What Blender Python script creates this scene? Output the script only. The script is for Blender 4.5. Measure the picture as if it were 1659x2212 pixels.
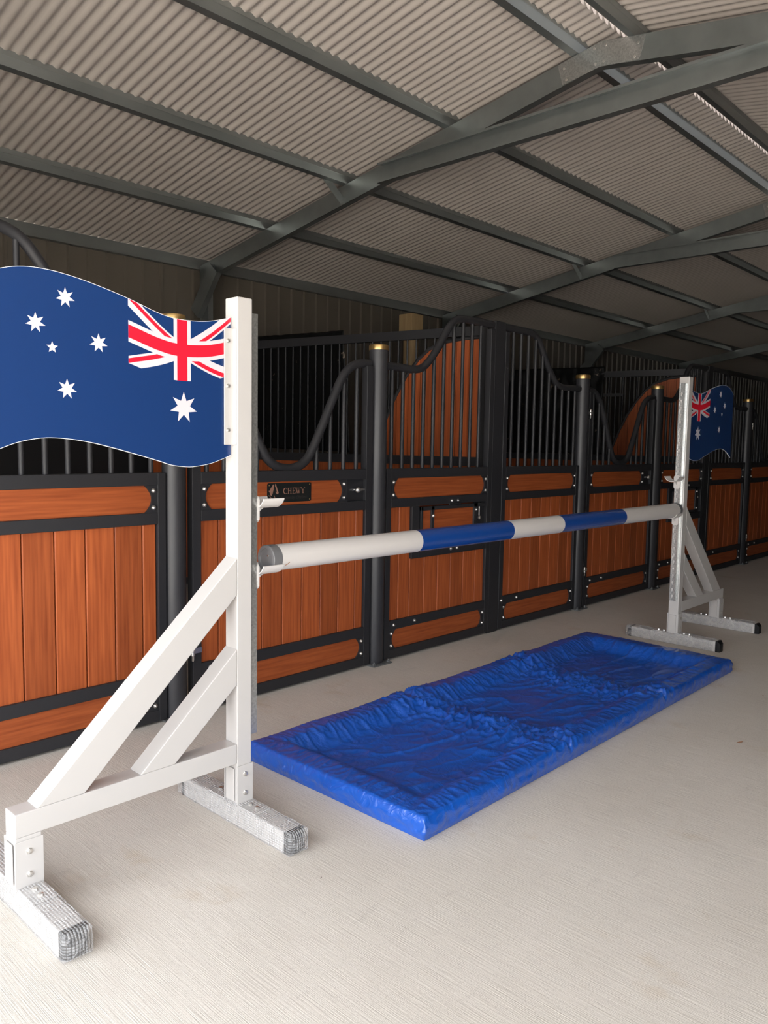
import bpy, bmesh, math, random
from mathutils import Vector, Matrix, noise

# ------------------------------------------------------------------ clear, camera, world, exposure
for o in list(bpy.data.objects): bpy.data.objects.remove(o)
SC = bpy.context.scene; COL = SC.collection
random.seed(7)

cam_data = bpy.data.cameras.new('camera'); cam = bpy.data.objects.new('camera', cam_data); COL.objects.link(cam)
cam_data.sensor_fit = 'HORIZONTAL'; cam_data.sensor_width = 27.0; cam_data.lens = 27.0*1699.66/1659
cam_data.clip_start = 0.05; cam_data.clip_end = 300
yaw, pitch, roll = 0.8111, -0.0872, 0.0167
fw = Vector((math.sin(yaw)*math.cos(pitch), math.cos(yaw)*math.cos(pitch), math.sin(pitch)))
rt0 = Vector((math.cos(yaw), -math.sin(yaw), 0)); up0 = rt0.cross(fw)
rt = math.cos(roll)*rt0 + math.sin(roll)*up0; up = -math.sin(roll)*rt0 + math.cos(roll)*up0
M = Matrix((rt, up, -fw)).transposed().to_4x4(); M.translation = Vector((-2.1374, -3.4913, 1.4248))
cam.matrix_world = M
SC.camera = cam

SC.view_settings.view_transform = 'Standard'; SC.view_settings.look = 'None'
SC.view_settings.gamma = 1.0; SC.view_settings.exposure = 0.80; SC.view_settings.use_curve_mapping = False

world = bpy.data.worlds.new('overcast_sky'); SC.world = world; world.use_nodes = True
bg = world.node_tree.nodes['Background']; bg.inputs['Color'].default_value = (0.93, 0.96, 1.0, 1); bg.inputs['Strength'].default_value = 3.6

X0, X1 = -2.75, 24.0          # shed ends
YB, YF = 3.85, -5.5          # back and front walls
RY = -0.82                   # ridge line
FO = -1.3                      # the aisle side is open up to here
def portal(name, loc, rot, sx, sy):
    l = bpy.data.lights.new(name, 'AREA'); l.shape = 'RECTANGLE'; l.size = sx; l.size_y = sy
    l.cycles.is_portal = True
    o = bpy.data.objects.new(name, l); COL.objects.link(o); o.location = loc; o.rotation_euler = rot
DY0, DY1, DZ = YF+0.25, -0.30, 2.7   # big doorway in the open end, over the aisle only
portal('daylight_portal_end', (X0-0.02, (DY0+DY1)/2, DZ/2), (0, math.radians(-90), 0), DZ, DY1-DY0)
portal('daylight_portal_side', ((X0+FO)/2, YF-0.02, 1.6), (math.radians(90), 0, 0), FO-X0, 3.2)
sun_data = bpy.data.lights.new('sun', 'SUN'); sun_data.energy = 24.0; sun_data.angle = math.radians(1.0); sun_data.color = (1.0, 0.95, 0.88)
sun = bpy.data.objects.new('sun', sun_data); COL.objects.link(sun)
sun.rotation_euler = Vector((-0.25, 0.42, -1.0)).to_track_quat('-Z', 'Y').to_euler()   # high over the aisle side: reaches the concrete only just inside the side doorways

# ------------------------------------------------------------------ helpers
def tag(o, label=None, cat=None, group=None, kind=None):
    if label: o['label'] = label
    if cat: o['category'] = cat
    if group: o['group'] = group
    if kind: o['kind'] = kind
    return o
def empty(name, loc, label=None, cat=None, group=None, rz=0.0):
    o = bpy.data.objects.new(name, None); COL.objects.link(o); o.location = loc; o.rotation_euler = (0, 0, rz)
    o.empty_display_size = 0.1
    return tag(o, label, cat, group)
def children(o): return [c for c in bpy.data.objects if c.parent == o]
def copy_tree(o, parent=None):
    kids = children(o)
    c = o.copy(); COL.objects.link(c); c.parent = parent
    if parent: c.matrix_parent_inverse = Matrix()
    for k in kids: copy_tree(k, c)
    return c

class MB:
    """collects shapes; build() links them as one mesh object"""
    def __init__(s): s.v = []; s.f = []; s.m = []; s.sm = []
    def add(s, vs, fs, mi=0, smooth=False):
        b = len(s.v); s.v += [tuple(v) for v in vs]
        for f in fs: s.f.append([i+b for i in f]); s.m.append(mi); s.sm.append(smooth)
        return s
    def box(s, x0, x1, y0, y1, z0, z1, mi=0):
        vs = [(x, y, z) for z in (z0, z1) for y in (y0, y1) for x in (x0, x1)]
        return s.add(vs, [(0,2,3,1), (4,5,7,6), (0,1,5,4), (2,6,7,3), (0,4,6,2), (1,3,7,5)], mi)
    def prism(s, pts, y0, y1, mi=0, mside=None, smooth=False):
        """polygon in x,z (counter-clockwise seen from -y) extruded y0..y1"""
        n = len(pts); vs = [(x, y0, z) for x, z in pts] + [(x, y1, z) for x, z in pts]
        s.add(vs, [list(range(n)), list(range(2*n-1, n-1, -1))], mi)
        b = len(s.v) - 2*n
        for i in range(n):
            j = (i+1) % n
            s.f.append([b+i, b+n+i, b+n+j, b+j]); s.m.append(mi if mside is None else mside); s.sm.append(smooth)
        return s
    def tube(s, path, r, n=14, mi=0, cap=True):
        path = [Vector(p) for p in path]; rings = []; prev = None
        for i, p in enumerate(path):
            a = path[max(i-1, 0)]; c = path[min(i+1, len(path)-1)]; t = (c-a).normalized()
            if prev is None:
                u = t.orthogonal().normalized()
            else: u = (prev - t*prev.dot(t)).normalized()
            prev = u; w = t.cross(u)
            rr = r[i] if isinstance(r, (list, tuple)) else r
            rings.append([p + (u*math.cos(2*math.pi*k/n) + w*math.sin(2*math.pi*k/n))*rr for k in range(n)])
        vs = [q for R in rings for q in R]; fs = []
        for i in range(len(rings)-1):
            for k in range(n):
                k2 = (k+1) % n; fs.append((i*n+k, i*n+k2, (i+1)*n+k2, (i+1)*n+k))
        s.add(vs, fs, mi, True)
        if cap:
            b = len(s.v)-len(vs)
            s.f.append([b+k for k in range(n-1, -1, -1)]); s.m.append(mi); s.sm.append(False)
            e = b+(len(rings)-1)*n
            s.f.append([e+k for k in range(n)]); s.m.append(mi); s.sm.append(False)
        return s
    def cyl(s, c, ax, r, h, n=20, mi=0):
        c = Vector(c); a = Vector(ax).normalized(); return s.tube([c, c+a*h], r, n, mi)
    def lathe(s, c, ax, prof, n=16, mi=0):
        """prof: list of (distance along the axis, radius)"""
        c = Vector(c); a = Vector(ax).normalized(); u = a.orthogonal().normalized(); w = a.cross(u)
        vs = [c+a*d+(u*math.cos(2*math.pi*k/n)+w*math.sin(2*math.pi*k/n))*max(q, 1e-4) for d, q in prof for k in range(n)]
        b = len(s.v); m = len(prof)
        s.add(vs, [(i*n+k, i*n+(k+1) % n, (i+1)*n+(k+1) % n, (i+1)*n+k) for i in range(m-1) for k in range(n)], mi, True)
        for f in ([b+k for k in range(n-1, -1, -1)], [b+(m-1)*n+k for k in range(n)]): s.f.append(f); s.m.append(mi); s.sm.append(False)
        return s
    def build(s, name, mats, parent=None, bevel=0.0, loc=None):
        me = bpy.data.meshes.new(name); me.from_pydata(s.v, [], s.f)
        for m in (mats if isinstance(mats, (list, tuple)) else [mats]): me.materials.append(m)
        me.polygons.foreach_set('material_index', s.m); me.polygons.foreach_set('use_smooth', s.sm); me.update()
        if any(s.sm) and len(s.f) < 20000: me.set_sharp_from_angle(angle=math.radians(38))
        o = bpy.data.objects.new(name, me); COL.objects.link(o)
        if parent: o.parent = parent
        if loc: o.location = loc
        if bevel:
            b = o.modifiers.new('bevel', 'BEVEL'); b.width = bevel; b.segments = 2; b.limit_method = 'ANGLE'; b.angle_limit = math.radians(50)
        return o

def catmull(pts, n=8):
    P = [Vector(p) for p in pts]; P = [P[0]*2-P[1]] + P + [P[-1]*2-P[-2]]; out = []
    for i in range(1, len(P)-2):
        a, b, c, d = P[i-1:i+3]
        for k in range(n):
            t = k/n
            out.append(0.5*((2*b)+(c-a)*t+(2*a-5*b+4*c-d)*t*t+(3*b-a-3*c+d)*t**3))
    out.append(P[-2]); return out
def interp(tab, x):
    if x <= tab[0][0]: return tab[0][1]
    for (a, b), (c, d) in zip(tab, tab[1:]):
        if x <= c: return b+(d-b)*(x-a)/(c-a)
    return tab[-1][1]

# ------------------------------------------------------------------ materials
def mat(name, col, rough=0.5, metal=0.0, spec=0.5, coat=0.0, noise_amt=0.0, noise_scale=(8, 8, 8), col2=None, bump=0.0, bump_scale=None, detail=6, bdist=0.002, rough2=None):
    m = bpy.data.materials.new(name); m.use_nodes = True; nt = m.node_tree; N = nt.nodes; L = nt.links
    b = N['Principled BSDF']; b.inputs['Base Color'].default_value = (*col, 1); b.inputs['Roughness'].default_value = rough
    b.inputs['Metallic'].default_value = metal; b.inputs['Specular IOR Level'].default_value = spec; b.inputs['Coat Weight'].default_value = coat
    b.inputs['Coat Roughness'].default_value = 0.1
    if col2 or bump or rough2 is not None:
        tc = N.new('ShaderNodeTexCoord'); mp = N.new('ShaderNodeMapping'); mp.inputs['Scale'].default_value = noise_scale
        nz = N.new('ShaderNodeTexNoise'); nz.inputs['Scale'].default_value = 1; nz.inputs['Detail'].default_value = detail
        L.new(tc.outputs['Object'], mp.inputs['Vector']); L.new(mp.outputs['Vector'], nz.inputs['Vector'])
        if col2:
            mr = N.new('ShaderNodeMapRange'); mr.inputs['From Min'].default_value = 0.3; mr.inputs['From Max'].default_value = 0.7
            mx = N.new('ShaderNodeMix'); mx.data_type = 'RGBA'; mx.inputs['A'].default_value = (*col, 1); mx.inputs['B'].default_value = (*col2, 1)
            L.new(nz.outputs['Fac'], mr.inputs['Value']); L.new(mr.outputs['Result'], mx.inputs['Factor']); L.new(mx.outputs['Result'], b.inputs['Base Color'])
        if rough2 is not None:
            mr2 = N.new('ShaderNodeMapRange'); mr2.inputs['From Min'].default_value = 0.3; mr2.inputs['From Max'].default_value = 0.7
            mr2.inputs['To Min'].default_value = rough; mr2.inputs['To Max'].default_value = rough2
            L.new(nz.outputs['Fac'], mr2.inputs['Value']); L.new(mr2.outputs['Result'], b.inputs['Roughness'])
        if bump:
            src = nz
            if bump_scale:
                mp2 = N.new('ShaderNodeMapping'); mp2.inputs['Scale'].default_value = bump_scale
                src = N.new('ShaderNodeTexNoise'); src.inputs['Scale'].default_value = 1; src.inputs['Detail'].default_value = 4
                L.new(tc.outputs['Object'], mp2.inputs['Vector']); L.new(mp2.outputs['Vector'], src.inputs['Vector'])
            bp = N.new('ShaderNodeBump'); bp.inputs['Strength'].default_value = bump; bp.inputs['Distance'].default_value = bdist
            L.new(src.outputs['Fac'], bp.inputs['Height']); L.new(bp.outputs['Normal'], b.inputs['Normal'])
    return m

def wood_mat(name, scale, ca, cb, island=0.35):
    m = mat(name, ca, rough=0.5, spec=0.3, noise_scale=scale, col2=cb, bump=0.12, detail=8, bdist=0.001)
    nt = m.node_tree; N = nt.nodes; L = nt.links; b = N['Principled BSDF']
    mx = [n for n in N if n.bl_idname == 'ShaderNodeMix'][0]
    g = N.new('ShaderNodeNewGeometry'); mr = N.new('ShaderNodeMapRange'); mr.inputs['To Min'].default_value = 1-island; mr.inputs['To Max'].default_value = 1+island*0.6
    hs = N.new('ShaderNodeHueSaturation')
    L.new(g.outputs['Random Per Island'], mr.inputs['Value']); L.new(mr.outputs['Result'], hs.inputs['Value'])
    L.new(mx.outputs['Result'], hs.inputs['Color']); L.new(hs.outputs['Color'], b.inputs['Base Color'])
    # long soft streaks
    return m
W_A, W_B = (0.42, 0.104, 0.029), (0.26, 0.055, 0.015)
WOODV = wood_mat('stained_planks_upright_grain', (70, 70, 3.0), W_A, W_B, 0.22)
WOODH = wood_mat('stained_board_level_grain', (3.0, 70, 70), W_A, W_B, 0.08)
BLACK = mat('black_powder_coat', (0.022, 0.022, 0.025), rough=0.5, spec=0.4, bump=0.05, noise_scale=(300, 300, 300))
BLACKPOST = mat('black_post_powder_coat', (0.030, 0.030, 0.034), rough=0.38, noise_scale=(3, 3, 2), rough2=0.5)
BRASS = mat('brass_cap', (0.80, 0.54, 0.22), rough=0.34, metal=1.0)
CHROME = mat('stainless_steel', (0.82, 0.80, 0.77), rough=0.34, metal=1.0)
WHITE = mat('white_powder_coat', (0.53, 0.51, 0.495), rough=0.33, coat=0.2)
PLASTIC_WHITE = mat('white_plastic', (0.64, 0.61, 0.59), rough=0.38)
POLE_WHITE = mat('white_pole_paint', (0.62, 0.59, 0.57), rough=0.3, noise_scale=(1.2, 30, 30), col2=(0.58, 0.55, 0.53))
POLE_BLUE = mat('blue_pole_paint', (0.006, 0.048, 0.24), rough=0.25, coat=0.3)
GREYCAP = mat('dark_grey_plastic', (0.13, 0.13, 0.135), rough=0.45)
RUBBER = mat('black_plastic', (0.008, 0.008, 0.009), rough=0.5, spec=0.3)
GALV = mat('galvanised_steel', (0.30, 0.325, 0.325), rough=0.36, metal=0.85, noise_scale=(2.5, 7, 7), col2=(0.35, 0.375, 0.375), detail=3, rough2=0.42)
GALVB = mat('bright_spangled_steel', (0.42, 0.43, 0.43), rough=0.3, metal=0.85, noise_scale=(110, 110, 110), col2=(0.62, 0.63, 0.62), detail=2)
DULL = mat('weathered_zinc', (0.16, 0.165, 0.165), rough=0.6, metal=0.5)
SHEET = mat('roof_sheet_paint', (0.50, 0.452, 0.418), rough=0.5, spec=0.35, noise_scale=(0.7, 0.7, 0.7), col2=(0.475, 0.428, 0.396), detail=2)
CLAD = mat('wall_sheet_paint', (0.13, 0.112, 0.092), rough=0.4, spec=0.5, noise_scale=(2, 2, 0.5), col2=(0.115, 0.10, 0.082))
DARKSHEET = mat('added_sheet_black', (0.006, 0.006, 0.007), rough=0.7)  # even black of the sheet added to darken the low back wall
PINE = mat('bare_pine', (0.50, 0.36, 0.19), rough=0.7, noise_scale=(40, 40, 3), col2=(0.40, 0.27, 0.13))
FLAGBLUE = mat('flag_blue', (0.008, 0.034, 0.135), rough=0.25, coat=0.2)
FLAGWHITE = mat('flag_white', (0.62, 0.60, 0.64), rough=0.3)
FLAGRED = mat('flag_red', (0.78, 0.012, 0.035), rough=0.3)
FLAGEDGE = mat('flag_cut_edge', (0.72, 0.74, 0.78), rough=0.6)
COPPER = mat('rose_copper', (0.62, 0.33, 0.24), rough=0.35, metal=0.6)
PLATEBLACK = mat('name_plate_black', (0.010, 0.012, 0.012), rough=0.35)
FAINT = mat('faint_engraving', (0.045, 0.036, 0.034), rough=0.5)
LEAFM = mat('dry_leaf', (0.34, 0.17, 0.09), rough=0.8)
DEBRISM = mat('dark_crumb', (0.06, 0.04, 0.03), rough=0.9)

def concrete():
    m = bpy.data.materials.new('broomed_concrete'); m.use_nodes = True; nt = m.node_tree; N = nt.nodes; L = nt.links
    b = N['Principled BSDF']; b.inputs['Roughness'].default_value = 0.8; b.inputs['Specular IOR Level'].default_value = 0.25
    tc = N.new('ShaderNodeTexCoord')
    def nz(scale, det=5, rough=0.55):
        mp = N.new('ShaderNodeMapping'); mp.inputs['Scale'].default_value = scale
        n = N.new('ShaderNodeTexNoise'); n.inputs['Scale'].default_value = 1; n.inputs['Detail'].default_value = det; n.inputs['Roughness'].default_value = rough
        L.new(tc.outputs['Object'], mp.inputs['Vector']); L.new(mp.outputs['Vector'], n.inputs['Vector']); return n
    def ramp(src, p0, c0, p1, c1):
        r = N.new('ShaderNodeValToRGB'); r.color_ramp.elements[0].position = p0; r.color_ramp.elements[0].color = (*c0, 1)
        r.color_ramp.elements[1].position = p1; r.color_ramp.elements[1].color = (*c1, 1); L.new(src.outputs['Fac'], r.inputs['Fac']); return r
    def mul(a, c, fac=1.0):
        mx = N.new('ShaderNodeMix'); mx.data_type = 'RGBA'; mx.blend_type = 'MULTIPLY'; mx.inputs['Factor'].default_value = fac
        L.new(a, mx.inputs['A']); L.new(c, mx.inputs['B']); return mx.outputs['Result']
    base = ramp(nz((0.9, 0.9, 1), 5), 0.3, (0.60, 0.555, 0.50), 0.7, (0.68, 0.64, 0.59))
    stain = ramp(nz((3.2, 2.2, 1), 6, 0.65), 0.60, (1, 1, 1), 0.80, (0.84, 0.74, 0.62))
    scuff = ramp(nz((2.5, 14, 1), 6, 0.7), 0.60, (1, 1, 1), 0.78, (0.80, 0.79, 0.80))
    fine = ramp(nz((420, 7, 1), 3), 0.34, (0.88, 0.87, 0.86), 0.62, (1.0, 1.0, 1.0))
    grit = ramp(nz((170, 170, 1), 3), 0.32, (0.84, 0.83, 0.82), 0.50, (1, 1, 1))
    c = mul(base.outputs['Color'], stain.outputs['Color']); c = mul(c, scuff.outputs['Color'], 0.8); c = mul(c, fine.outputs['Color']); c = mul(c, grit.outputs['Color'])
    L.new(c, b.inputs['Base Color'])
    h = nz((330, 6, 1), 3); bp = N.new('ShaderNodeBump'); bp.inputs['Strength'].default_value = 0.6; bp.inputs['Distance'].default_value = 0.003
    L.new(h.outputs['Fac'], bp.inputs['Height']); L.new(bp.outputs['Normal'], b.inputs['Normal'])
    return m
CONC = concrete()

def vinyl():
    m = mat('blue_vinyl', (0.002, 0.085, 0.46), rough=0.28, spec=0.6, coat=0.6, noise_scale=(2.5, 2.5, 2.5), col2=(0.002, 0.072, 0.40), rough2=0.42)
    nt = m.node_tree; N = nt.nodes; L = nt.links; b = N['Principled BSDF']; b.inputs['Coat Roughness'].default_value = 0.10
    tc = N.new('ShaderNodeTexCoord'); n = N.new('ShaderNodeTexNoise'); n.inputs['Scale'].default_value = 13; n.inputs['Detail'].default_value = 4; n.inputs['Distortion'].default_value = 2.0
    bp = N.new('ShaderNodeBump'); bp.inputs['Strength'].default_value = 0.35; bp.inputs['Distance'].default_value = 0.02
    L.new(tc.outputs['Object'], n.inputs['Vector']); L.new(n.outputs['Fac'], bp.inputs['Height'])
    L.new(bp.outputs['Normal'], b.inputs['Normal']); L.new(bp.outputs['Normal'], b.inputs['Coat Normal'])
    return m
VINYL = vinyl()

def bubble():
    m = bpy.data.materials.new('bubble_wrap_film'); m.use_nodes = True; nt = m.node_tree; N = nt.nodes; L = nt.links
    b = N['Principled BSDF']; b.inputs['Base Color'].default_value = (0.85, 0.84, 0.84, 1); b.inputs['Roughness'].default_value = 0.12; b.inputs['Specular IOR Level'].default_value = 0.9
    out = N['Material Output']; tr = N.new('ShaderNodeBsdfTransparent'); mx = N.new('ShaderNodeMixShader')
    tc = N.new('ShaderNodeTexCoord'); v = N.new('ShaderNodeTexVoronoi'); v.inputs['Scale'].default_value = 110; v.inputs['Randomness'].default_value = 0.15
    n = N.new('ShaderNodeTexNoise'); n.inputs['Scale'].default_value = 22; n.inputs['Detail'].default_value = 2; n.inputs['Distortion'].default_value = 0.6
    mr = N.new('ShaderNodeMapRange'); mr.inputs['From Min'].default_value = 0.3; mr.inputs['From Max'].default_value = 0.75; mr.inputs['To Min'].default_value = 0.17; mr.inputs['To Max'].default_value = 0.50
    ad = N.new('ShaderNodeMath'); ad.operation = 'MULTIPLY_ADD'; ad.inputs[1].default_value = -2.2
    bp = N.new('ShaderNodeBump'); bp.inputs['Strength'].default_value = 1.0; bp.inputs['Distance'].default_value = 0.006
    L.new(tc.outputs['Object'], v.inputs['Vector']); L.new(tc.outputs['Object'], n.inputs['Vector'])
    L.new(v.outputs['Distance'], ad.inputs[0]); L.new(n.outputs['Fac'], ad.inputs[2]); L.new(ad.outputs[0], bp.inputs['Height']); L.new(bp.outputs['Normal'], b.inputs['Normal'])
    L.new(n.outputs['Fac'], mr.inputs['Value']); L.new(mr.outputs['Result'], mx.inputs['Fac'])
    L.new(tr.outputs[0], mx.inputs[1]); L.new(b.outputs[0], mx.inputs[2]); L.new(mx.outputs[0], out.inputs['Surface'])
    return m
BUBBLE = bubble()

def tarp():
    m = mat('black_plastic_film', (0.004, 0.004, 0.004), rough=0.45, spec=0.15)
    nt = m.node_tree; N = nt.nodes; L = nt.links; b = N['Principled BSDF']
    tc = N.new('ShaderNodeTexCoord'); n = N.new('ShaderNodeTexNoise'); n.inputs['Scale'].default_value = 5; n.inputs['Detail'].default_value = 7; n.inputs['Roughness'].default_value = 0.7
    r = N.new('ShaderNodeValToRGB'); r.color_ramp.elements[0].position = 0.63; r.color_ramp.elements[0].color = (0.004, 0.004, 0.004, 1)
    r.color_ramp.elements[1].position = 0.66; r.color_ramp.elements[1].color = (0.22, 0.17, 0.13, 1)
    L.new(tc.outputs['Object'], n.inputs['Vector']); L.new(n.outputs['Fac'], r.inputs['Fac']); L.new(r.outputs['Color'], b.inputs['Base Color'])
    return m
TARP = tarp()

# ------------------------------------------------------------------ setting
g = MB().box(-60, 60, -60, 60, -0.30, -0.052)
tag(g.build('outside_ground', mat('pale_gravel', (0.52, 0.49, 0.44), rough=0.9, noise_scale=(6, 6, 6), col2=(0.45, 0.42, 0.37))), kind='structure')
f = MB().box(X0-0.3, X1, YF-0.3, YB+0.2, -0.05, 0.0)
tag(f.build('floor', CONC), kind='structure')

def roofz(y): return 4.015 - 0.17*abs(y-RY)            # top of the rafters
PUR = 0.095                                            # purlin depth
def corrugated(y0, y1, xa, xb, rows=2):
    """corrugated sheet, ribs down the slope"""
    mb = MB(); pitch = 0.0765; n = 8; cnt = int((xb-xa)/pitch*n); a = 0.0085
    vs = []
    for j in range(rows):
        y = y0+(y1-y0)*j/(rows-1)
        for i in range(cnt+1):
            x = xa+i*pitch/n; ph = 2*math.pi*i/n
            vs.append((x, y, roofz(y)+PUR+a+a*math.cos(ph)))
    W = cnt+1; fs = []
    for j in range(rows-1):
        for i in range(cnt): fs.append((j*W+i, j*W+i+1, (j+1)*W+i+1, (j+1)*W+i))
    mb.add(vs, fs, 0, True); return mb
tag(corrugated(YB+0.25, RY-0.055, X0-0.3, X1).build('ceiling', SHEET), kind='structure')
tag(corrugated(YF-0.25, RY-0.13, X0-0.3, X1).build('ceiling', SHEET), kind='structure')
# ridge capping with notched edges
mb = MB()
for sgn in (1, -1):
    zr = roofz(RY)+PUR+0.045
    mb.add([(X0-0.3, RY, zr+0.02), (X1, RY, zr+0.02), (X1, RY+sgn*0.20, zr-0.014), (X0-0.3, RY+sgn*0.20, zr-0.014)], [(0,1,2,3)])
    x = X0-0.3
    while x < 14 and sgn > 0:
        yb = RY-0.057; z1 = roofz(yb)+PUR+0.012
        mb.add([(x+0.008, yb, z1), (x+0.068, yb, z1), (x+0.052, yb-sgn*0.008, z1-0.034), (x+0.024, yb-sgn*0.008, z1-0.034)], [(0,1,2,3)])
        x += 0.0765
tag(mb.build('trim_1', SHEET), kind='structure')

def wall_sheet(xa, xb, y, ztop, nrm):
    """vertical ribbed sheet along x; ribs project toward nrm (+1/-1 in y)"""
    prof = []; x = xa
    while x < xb:
        prof += [(x, 0.0), (x+0.150, 0.0), (x+0.160, 0.024), (x+0.182, 0.024)]
        x += 0.192
    vs = []; n = len(prof)
    for z in (0.0, ztop):
        for px, d in prof: vs.append((px, y+nrm*d, z))
    return MB().add(vs, [(i, i+1, n+i+1, n+i) for i in range(n-1)])
EZ = roofz(YB)+PUR-0.004
tag(wall_sheet(X0, X1, YB, EZ, -1).build('wall_back', CLAD), kind='structure')
tag(wall_sheet(FO, X1, YF, roofz(YF)+PUR-0.004, 1).build('wall_front', CLAD), kind='structure')
mb = MB()
prof = []; y = YF
while y < YB: prof += [(y, 0.0), (y+0.150, 0.0), (y+0.160, 0.024), (y+0.182, 0.024)]; y += 0.192
n = len(prof); vs = [(X1-d, yy, 0) for yy, d in prof] + [(X1-d, yy, roofz(yy)+PUR) for yy, d in prof]
mb.add(vs, [(i, i+1, n+i+1, n+i) for i in range(n-1)])
tag(mb.build('wall_end', CLAD), kind='structure')
def end_wall(ya, yb, za=0.0):
    mb = MB(); prof = []; y = ya
    while y < yb-0.01: prof += [(y, 0.0), (min(y+0.150, yb), 0.0), (min(y+0.160, yb), 0.024), (min(y+0.182, yb), 0.024)]; y += 0.192
    prof.append((yb, 0.0)); n = len(prof); vs = [(X0+d, yy, za) for yy, d in prof] + [(X0+d, yy, roofz(yy)+PUR) for yy, d in prof]
    mb.add(vs, [(i, i+1, n+i+1, n+i) for i in range(n-1)])
    return mb
tag(end_wall(DY1, YB).build('wall_left', CLAD), kind='structure')
tag(end_wall(YF, DY0).build('wall_left', CLAD), kind='structure')
tag(end_wall(DY0, DY1, DZ).build('wall_left', CLAD), kind='structure')

# ------------------------------------------------------------------ roof steel
def csec(mb, p0, p1, depth, flange, side, t=0.003, lip=0.014, dvec=(0,0,-1)):
    """C channel from p0 to p1: web at p0..p1 plane, hanging 'depth' along dvec, flanges toward side"""
    p0 = Vector(p0); p1 = Vector(p1); d = Vector(dvec).normalized(); s = Vector(side).normalized()
    prof = [(flange, lip), (flange, 0), (0, 0), (0, depth), (flange, depth), (flange, depth-lip),
            (flange-t, depth-lip), (flange-t, depth-t), (t, depth-t), (t, t), (flange-t, t), (flange-t, lip)]
    n = len(prof); vs = [p0+s*a+d*b for a, b in prof] + [p1+s*a+d*b for a, b in prof]
    fs = [(i, (i+1) % n, n+(i+1) % n, n+i) for i in range(n)]
    for base in (0, n):
        for q in ((0,1,10,11), (1,2,9,10), (2,3,8,9), (3,4,7,8), (4,5,6,7)): fs.append([base+i for i in q])
    mb.add(vs, fs)

rows = [(2.66, 'third purlin up from the stable side eave'[:0] or 'lowest purlin on the stable side slope'), (1.55, 'second lowest purlin on the stable side slope'),
        (0.44, 'purlin above the front of the stables, next below the ridge pair'), (-0.64, 'stable side purlin of the close pair under the ridge'),
        (-1.03, 'far side purlin of the close pair under the ridge'), (-2.08, 'upper purlin on the slope over the jump side'), (-3.19, 'purlin on the slope above the camera side aisle'), (-4.3, 'lowest purlin on the slope away from the stables')]
for y, lab in rows:
    sg = 1 if y > RY else -1
    z = roofz(y)+PUR; sl = Vector((0, -0.17*sg, -1)).normalized()
    mb = MB(); prof = [(-0.030, 0), (-0.030, -0.036), (-0.038, -0.041), (-0.036, -0.046), (-0.024, -PUR), (0.024, -PUR), (0.036, -0.046), (0.038, -0.041), (0.030, -0.036), (0.030, 0)]
    n = len(prof); vs = [(xx, y+a, z-0.17*sg*a+b) for xx in (X0-0.2, X1) for a, b in prof]
    mb.add(vs, [(i, (i+1) % n, n+(i+1) % n, n+i) for i in range(n)]+[list(range(n-1, -1, -1)), list(range(n, 2*n))])
    o = mb.build('roof_purlin', GALV)
    tag(o, 'long galvanised channel, the '+lab, 'purlin', 'purlins under the roof sheets')
for y, nm, sg in ((YB-0.075, 'eave_beam', 1), (YF+0.075, 'eave_beam', -1)):
    z = roofz(y)+PUR-0.006
    mb = MB(); csec(mb, (X0, y, z), (X1, y, z), 0.11, 0.06, (0, sg, 0))
    tag(mb.build(nm, GALV), 'galvanised eave channel along the top of the %s wall' % ('back' if sg > 0 else 'aisle side'), 'beam')

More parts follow.
